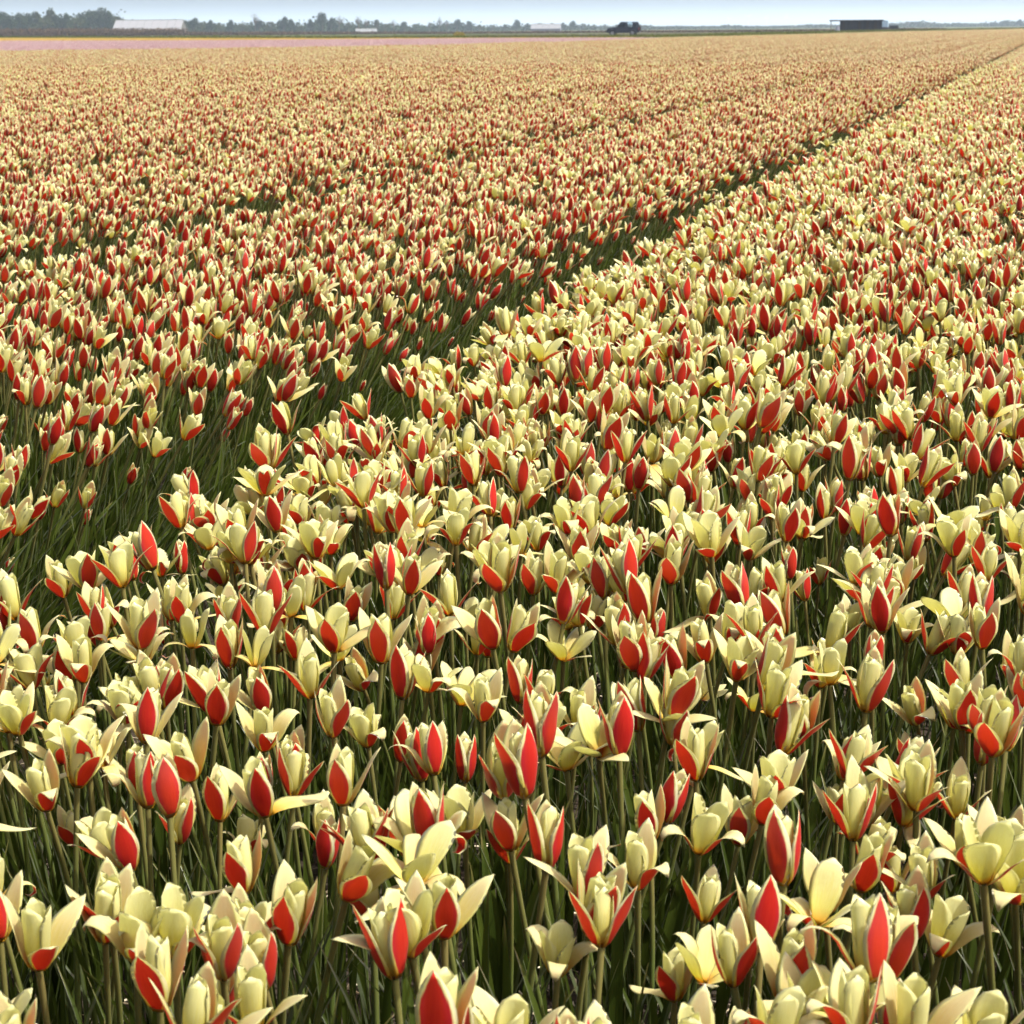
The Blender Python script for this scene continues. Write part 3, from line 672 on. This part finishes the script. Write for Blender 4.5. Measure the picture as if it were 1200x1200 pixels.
# ---- barn with a pale roof
M_ROOF = simple('pale_roof_sheet', (0.20, 0.205, 0.22), .7, spec=.1, var=.06); M_WALL = simple('dark_barn_wall', (0.10, 0.10, 0.095), .8); M_DOOR = simple('barn_door', (0.16, 0.17, 0.15), .7); M_TRIM = simple('barn_trim', (0.45, 0.45, 0.43), .6)
def barn(name, px0, px1, eave, ridge, dist, rz, label, nsheet, cat='barn', wall=M_WALL, roof=M_ROOF):
    c = (px0 + px1) / 2; xy = at_distance(c, dist); Lh = (px1 - px0) * dist / F / 2 / math.cos(.2); he = height_at(c, eave, dist); hr = height_at(c, ridge, dist) + .25; dp = Lh * .62
    az = math.atan2(xy[1], xy[0]) - math.pi / 2
    t = root(name, (xy[0], xy[1], -.1), az + rz, label=label, category=cat)
    def p(nm, parts, mat, par=t):
        m = make_mesh(nm, parts, smooth=False); m.materials.append(mat); return link(nm, m, par)
    p('wall', [prism([(-Lh + .2, 0), (Lh - .2, 0), (Lh - .2, he), (-Lh + .2, he)], -dp / 2 + .2, dp / 2 - .2)], wall)
    for s_ in (-1, 1):
        v = np.array([[s_ * (Lh - .2), -dp / 2 + .2, he], [s_ * (Lh - .2), dp / 2 - .2, he], [s_ * (Lh - .2), 0, hr - .1]]); p('gable', [(v, [(0, 1, 2)], None, 0, 0)], wall)
    w = 2 * Lh / nsheet
    mesh = {}
    for s_ in (-1, 1):
        for i in range(nsheet):                              # roof sheets
            x0 = -Lh + i * w; v = np.array([[x0 + .03, s_ * (dp / 2 + .25), he - .12], [x0 + w - .03, s_ * (dp / 2 + .25), he - .12], [x0 + w - .03, 0, hr], [x0 + .03, 0, hr]])
            v = np.vstack([v, v - [0, 0, .07]]); p('roof_sheet', [(v, [(0, 1, 2, 3), (7, 6, 5, 4), (0, 4, 5, 1), (2, 6, 7, 3), (1, 5, 6, 2), (3, 7, 4, 0)], None, 0, 0)], roof)
    p('ridge_cap', [prism([(-Lh, hr - .02), (Lh, hr - .02), (Lh, hr + .09), (-Lh, hr + .09)], -.14, .14)], M_TRIM)
    for dx in (-.45, .35):
        d = p('door', [box(Lh * dx - 1.4, Lh * dx + 1.4, -dp / 2 + .12, -dp / 2 + .195, 0.05, min(he - .5, 3.2))], M_DOOR); p('handle', [box(Lh * dx + 1.0, Lh * dx + 1.1, -dp / 2 + .06, -dp / 2 + .118, 1.0, 1.3)], M_TRIM, d)
    return t
barn('barn', 137, 215, 34, 24, 600, -.32, 'long low barn with pale sheet roof and dark wall before the trees', 9)
barn('farm_shed', 623, 657, 33, 28.6, 900, -.1, 'small far shed with whitish roof and grey wall among the trees', 5, 'shed', simple('grey_shed_wall', (.16, .16, .2), .8), simple('grey_shed_roof', (.18, .185, .20), .7, spec=.1))
barn('greenhouse', 417, 441, 37, 34.2, 760, .1, 'low pale greenhouse half hidden under hazy trees', 4, 'greenhouse', simple('grey_glass_wall', (.12, .13, .13), .5), simple('dull_glass_roof', (.16, .17, .18), .5, spec=.1))

# ---- dark car on the track
M_PAINT = N('dark_blue_paint').solid((0.010, 0.013, 0.025), .25, 0.2, .6); M_TYRE = simple('tyre_rubber', (.015, .015, .015), .9); M_RIM = simple('wheel_rim', (.35, .35, .36), .35, .8); M_TRIMB = simple('black_trim', (.012, .012, .013), .6)
M_LAMP = simple('headlamp_glass', (.55, .57, .6), .15); M_RED = simple('tail_lamp', (.35, .01, .01), .25)
def glass_material(name, col):
    s = N(name); p = s.n('ShaderNodeBsdfPrincipled'); p.inputs['Base Color'].default_value = (*col, 1); p.inputs['Roughness'].default_value = .02; p.inputs['Transmission Weight'].default_value = 1; p.inputs['IOR'].default_value = 1.02
    p.inputs['Specular IOR Level'].default_value = .5; s.l(p.outputs[0], s.out.inputs[0]); return s.m
M_GLASS = glass_material('tinted_glass', (.10, .12, .14)); M_CLEAR = glass_material('clear_glass', (.8, .86, .88))
cp = unproject(730.5, 41.2, 0); t = root('car', (cp[0], cp[1], -.1), math.radians(4), label='dark blue off-road car parked beyond the tulip field', category='car')
def part(nm, parts, mat, par=None, smooth=False):
    m = make_mesh(nm, parts, smooth=smooth); m.materials.append(mat); return link(nm, m, par if par is not None else t)
def wheel_arch(cx): return [(cx + .40 * math.cos(a), .36 + .40 * math.sin(a)) for a in np.linspace(math.pi, 0, 9)]
body = [(-2.02, .42)] + [(x, max(z, .36)) for x, z in wheel_arch(-1.28)] + [(x, max(z, .36)) for x, z in wheel_arch(1.25)] + [(1.98, .42), (2.02, .75), (1.98, 1.08), (-.62, 1.10), (-1.75, .98), (-2.0, .82)]
part('body', [prism(body, -.84, .84)], M_PAINT)
part('roof', [prism([(-.30, 1.66), (1.72, 1.68), (1.76, 1.74), (-.20, 1.73)], -.70, .70)], M_PAINT)
for sgn in (-1, 1):
    for a, b, w in (((-.72, 1.09), (-.26, 1.68), .05), ((.42, 1.08), (.44, 1.68), .05), ((1.28, 1.08), (1.26, 1.68), .08), ((1.93, 1.07), (1.70, 1.70), .09)):
        y0, y1 = sgn * .83, sgn * .68
        v = np.array([[a[0] - w, y0, a[1]], [a[0] + w, y0, a[1]], [b[0] + w, y1, b[1]], [b[0] - w, y1, b[1]]]); v = np.vstack([v, v - [0, sgn * .05, 0]])
        part('pillar', [(v, [(0, 1, 2, 3), (7, 6, 5, 4), (0, 4, 5, 1), (1, 5, 6, 2), (2, 6, 7, 3), (3, 7, 4, 0)], None, 0, 0)], M_PAINT)
    for x0, x1, X0, X1 in ((-.64, .36, -.20, .38), (.48, 1.19, .50, 1.17), (1.37, 1.83, 1.35, 1.60)):
        v = np.array([[x0, sgn * .815, 1.1], [x1, sgn * .815, 1.1], [X1, sgn * .675, 1.665], [X0, sgn * .675, 1.665]]); v = np.vstack([v, v - [0, sgn * .012, 0]])
        part('window', [(v, [(0, 1, 2, 3), (7, 6, 5, 4), (0, 4, 5, 1), (1, 5, 6, 2), (2, 6, 7, 3), (3, 7, 4, 0)], None, 0, 0)], M_CLEAR if x0 > .4 and x0 < 1 else M_GLASS)
    for x0, x1 in ((-.60, .40), (.46, 1.22)):
        d = part('door', [box(x0, x1, min(sgn * .842, sgn * .856), max(sgn * .842, sgn * .856), .52, 1.06)], M_PAINT); part('handle', [box(x1 - .22, x1 - .08, min(sgn * .858, sgn * .885), max(sgn * .858, sgn * .885), .93, .97)], M_TRIMB, d)
    part('headlight', [box(-2.03, -1.93, sgn * .62 - .16, sgn * .62 + .16, .72, .88)], M_LAMP); part('tail_light', [box(1.95, 2.04, sgn * .72 - .08, sgn * .72 + .08, .72, 1.0)], M_RED)
    part('mirror', [box(-.62, -.50, sgn * .93 - .09, sgn * .93 + .09, 1.10, 1.25)], M_PAINT)
    for cx in (-1.28, 1.25):
        wh = part('wheel', [disc_prism(.05, -.02 + sgn * .74, .02 + sgn * .74, 8, cx, .36)], M_TRIMB); part('tyre', [disc_prism(.36, sgn * .74 - .11, sgn * .74 + .11, 22, cx, .36)], M_TYRE, wh); part('rim', [disc_prism(.22, sgn * .74 - .118, sgn * .74 + .118, 14, cx, .36)], M_RIM, wh)
v = np.array([[-.72, -.78, 1.10], [-.72, .78, 1.10], [-.24, .66, 1.67], [-.24, -.66, 1.67]]); part('windscreen', [(np.vstack([v, v + [.012, 0, 0]]), [(0, 1, 2, 3), (7, 6, 5, 4)], None, 0, 0)], M_GLASS)
v = np.array([[1.95, -.76, 1.09], [1.95, .76, 1.09], [1.73, .66, 1.67], [1.73, -.66, 1.67]]); part('rear_window', [(np.vstack([v, v - [.012, 0, 0]]), [(0, 1, 2, 3), (7, 6, 5, 4)], None, 0, 0)], M_GLASS)
for x0, x1 in ((-2.12, -2.0), (2.0, 2.1)): part('bumper', [box(x0, x1, -.80, .80, .42, .66)], M_TRIMB)
sp_ = part('spare_wheel', [(lambda q: (q[0][:, [1, 0, 2]] + [2.14, 0, 0], q[1], None, 0, 0))(disc_prism(.32, -.09, .09, 18, 0, .92))], M_TYRE)
for sgn in (-.35, .3): part('seat', [box(.05, .22, sgn - .22, sgn + .22, .95, 1.42)], M_TRIMB)

# ---- dark field shed with a flat roof
M_BOARD = [simple('dark_board_%s' % q, c, .85, var=.3) for q, c in (('tarred', (.022, .022, .024)), ('brown', (.035, .028, .022)), ('grey', (.03, .032, .036)))]
sp0 = unproject(1008.5, 38.6, 0); Ls = 47 * np.linalg.norm(sp0[:2]) / F / 2
t = root('field_shed', (sp0[0], sp0[1], -.1), math.radians(6), label='dark boarded shed with flat overhanging roof at the far field edge', category='shed')
zt = height_at(1008, 23.8, np.linalg.norm(sp0[:2]))
part('frame', [box(-Ls + .05, Ls - .05, -1.2, 1.3, 0.05, zt - .02)], M_BOARD[0])
nb = 16; bw = 2 * Ls / nb
for i in range(nb):
    part('board', [box(-Ls + i * bw + .012, -Ls + (i + 1) * bw - .012, -1.24, -1.202, .08, zt - .01)], M_BOARD[i * 7 % 3])
part('door', [box(-Ls * .55, -Ls * .55 + 1.1, -1.29, -1.245, .1, min(zt - .15, 1.95))], M_BOARD[2])
part('roof', [box(-Ls - 1.35, Ls + .15, -1.6, 1.6, zt + .003, zt + .14)], simple('roof_felt', (.05, .05, .052), .8))
part('fascia', [box(-Ls - 1.36, Ls + .16, -1.66, -1.605, zt - .02, zt + .17)], M_BOARD[0])
for yy_ in (-1.4, 1.3): part('post', [box(-Ls - 1.2, -Ls - 1.08, yy_ - .06, yy_ + .06, 0, zt)], simple('weathered_post', (.25, .24, .22), .8))
part('rain_barrel', [tube([(-Ls - .25, -1.1, .1), (-Ls - .25, -1.1, .5), (-Ls - .25, -1.1, 1.0)], [.28, .33, .28], 12)], simple('pale_plastic', (.5, .53, .58), .4))
# trailer with a pale blue tank beside the shed
tp = unproject(1043, 37.2, 0); k_ = np.linalg.norm(tp[:2]) / F
t = root('flat_trailer', (tp[0], tp[1] + 2, -.1), math.radians(3), label='low dark flatbed trailer beside the dark shed', category='trailer')
part('deck', [box(-13 * k_, 8 * k_, -.9, .9, .55, .70)], M_BOARD[1]); part('side_board', [box(-2 * k_, 8 * k_, -.95, -.905, .55, 1.05)], M_BOARD[0]); part('side_board', [box(-2 * k_, 8 * k_, .905, .95, .55, 1.05)], M_BOARD[0])
for cx in (-7 * k_, 2 * k_):
    for sgn in (-1, 1):
        w = part('wheel', [disc_prism(.30, sgn * .8 - .09, sgn * .8 + .09, 16, cx, .30)], M_TYRE); part('rim', [disc_prism(.16, sgn * .8 - .095, sgn * .8 + .095, 12, cx, .30)], M_RIM, w)
part('drawbar', [box(8 * k_, 8 * k_ + 1.0, -.05, .05, .5, .58)], M_BOARD[0])
th_ = root('water_tank', (tp[0] - 7 * k_, tp[1] + 2, .602), 0, label='pale blue square water tank standing on the flatbed trailer', category='tank')
part('tank', [box(-.5, .5, -.5, .5, .12, 1.1)], simple('pale_blue_plastic', (.36, .52, .66), .4, var=.08), th_); part('pallet', [box(-.55, .55, -.55, .55, 0, .117)], M_BOARD[1], th_); part('lid', [tube([(0, 0, 1.1), (0, 0, 1.16)], .14, 12)], M_TRIMB, th_)
for q in (-.505, 0, .505):
    part('cage_bar', [box(q - .012, q + .012, -.53, -.503, .12, 1.1)], M_TRIM, th_)
# dark crate left at the field edge
cpt = unproject(887, 42.2, 0)
t = root('crate', (cpt[0], cpt[1] + 1, -.1), .2, label='small dark crate standing alone at the field edge', category='crate')
for z in (.05, .25, .45): part('slat', [box(-.25, .25, -.2, -.18, z, z + .16)], M_BOARD[1]); part('slat', [box(-.25, .25, .18, .2, z, z + .16)], M_BOARD[1])
for sx_ in (-.25, .23): part('end_panel', [box(sx_, sx_ + .02, -.178, .178, .02, .62)], M_BOARD[0])
part('base', [box(-.228, .228, -.178, .178, .0, .03)], M_BOARD[0])
# ---- wind turbines, almost lost in the haze
M_WT = simple('turbine_white', (.72, .73, .74), .5, var=.03)
for i, (px, ytop) in enumerate(((853, 17), (876, 15), (898, 16), (921, 14.5))):
    dist = 4200 + i * 120; xy = at_distance(px, dist); h = height_at(px, ytop + 5, dist)
    t = root('wind_turbine', (xy[0], xy[1], -.1), math.atan2(xy[1], xy[0]) - math.pi / 2 + .3, label='white wind turbine faint in the haze on the horizon', category='wind turbine', group='far wind turbines')
    part('tower', [tube([(0, 0, 0), (0, 0, h * .5), (0, 0, h)], [1.3, 1.0, .7], 10)], M_WT, t); part('nacelle', [box(-.9, .9, -2.4, 2.2, h, h + 1.8)], M_WT, t)
    for q in range(3):
        a = q * 2.094 + i * .5; ln = h * .5; P0 = np.array([0, -2.7, h + .9]); dr = np.array([math.cos(a), 0, math.sin(a)])
        part('blade', [tube([P0, P0 + dr * ln * .3, P0 + dr * ln], [.5, .7, .12], 6)], M_WT, t)

# ------------------------------------------------------------------ haze: real air over the whole plain
def haze_material():
    s = N('hazy_air'); p = s.n('ShaderNodeVolumePrincipled'); p.inputs['Color'].default_value = (.66, .81, 1.0, 1); p.inputs['Density'].default_value = HAZE; p.inputs['Anisotropy'].default_value = .2
    s.l(p.outputs[0], s.out.inputs['Volume']); return s.m
HAZE = 0.00024
o = link('haze', make_mesh('haze', [box(-9500, 9500, -80, 18500, -1.2, 62)], smooth=False), mats=[haze_material()]); tag(o, 'thin pale haze lying over the whole plain', 'haze', kind='stuff')
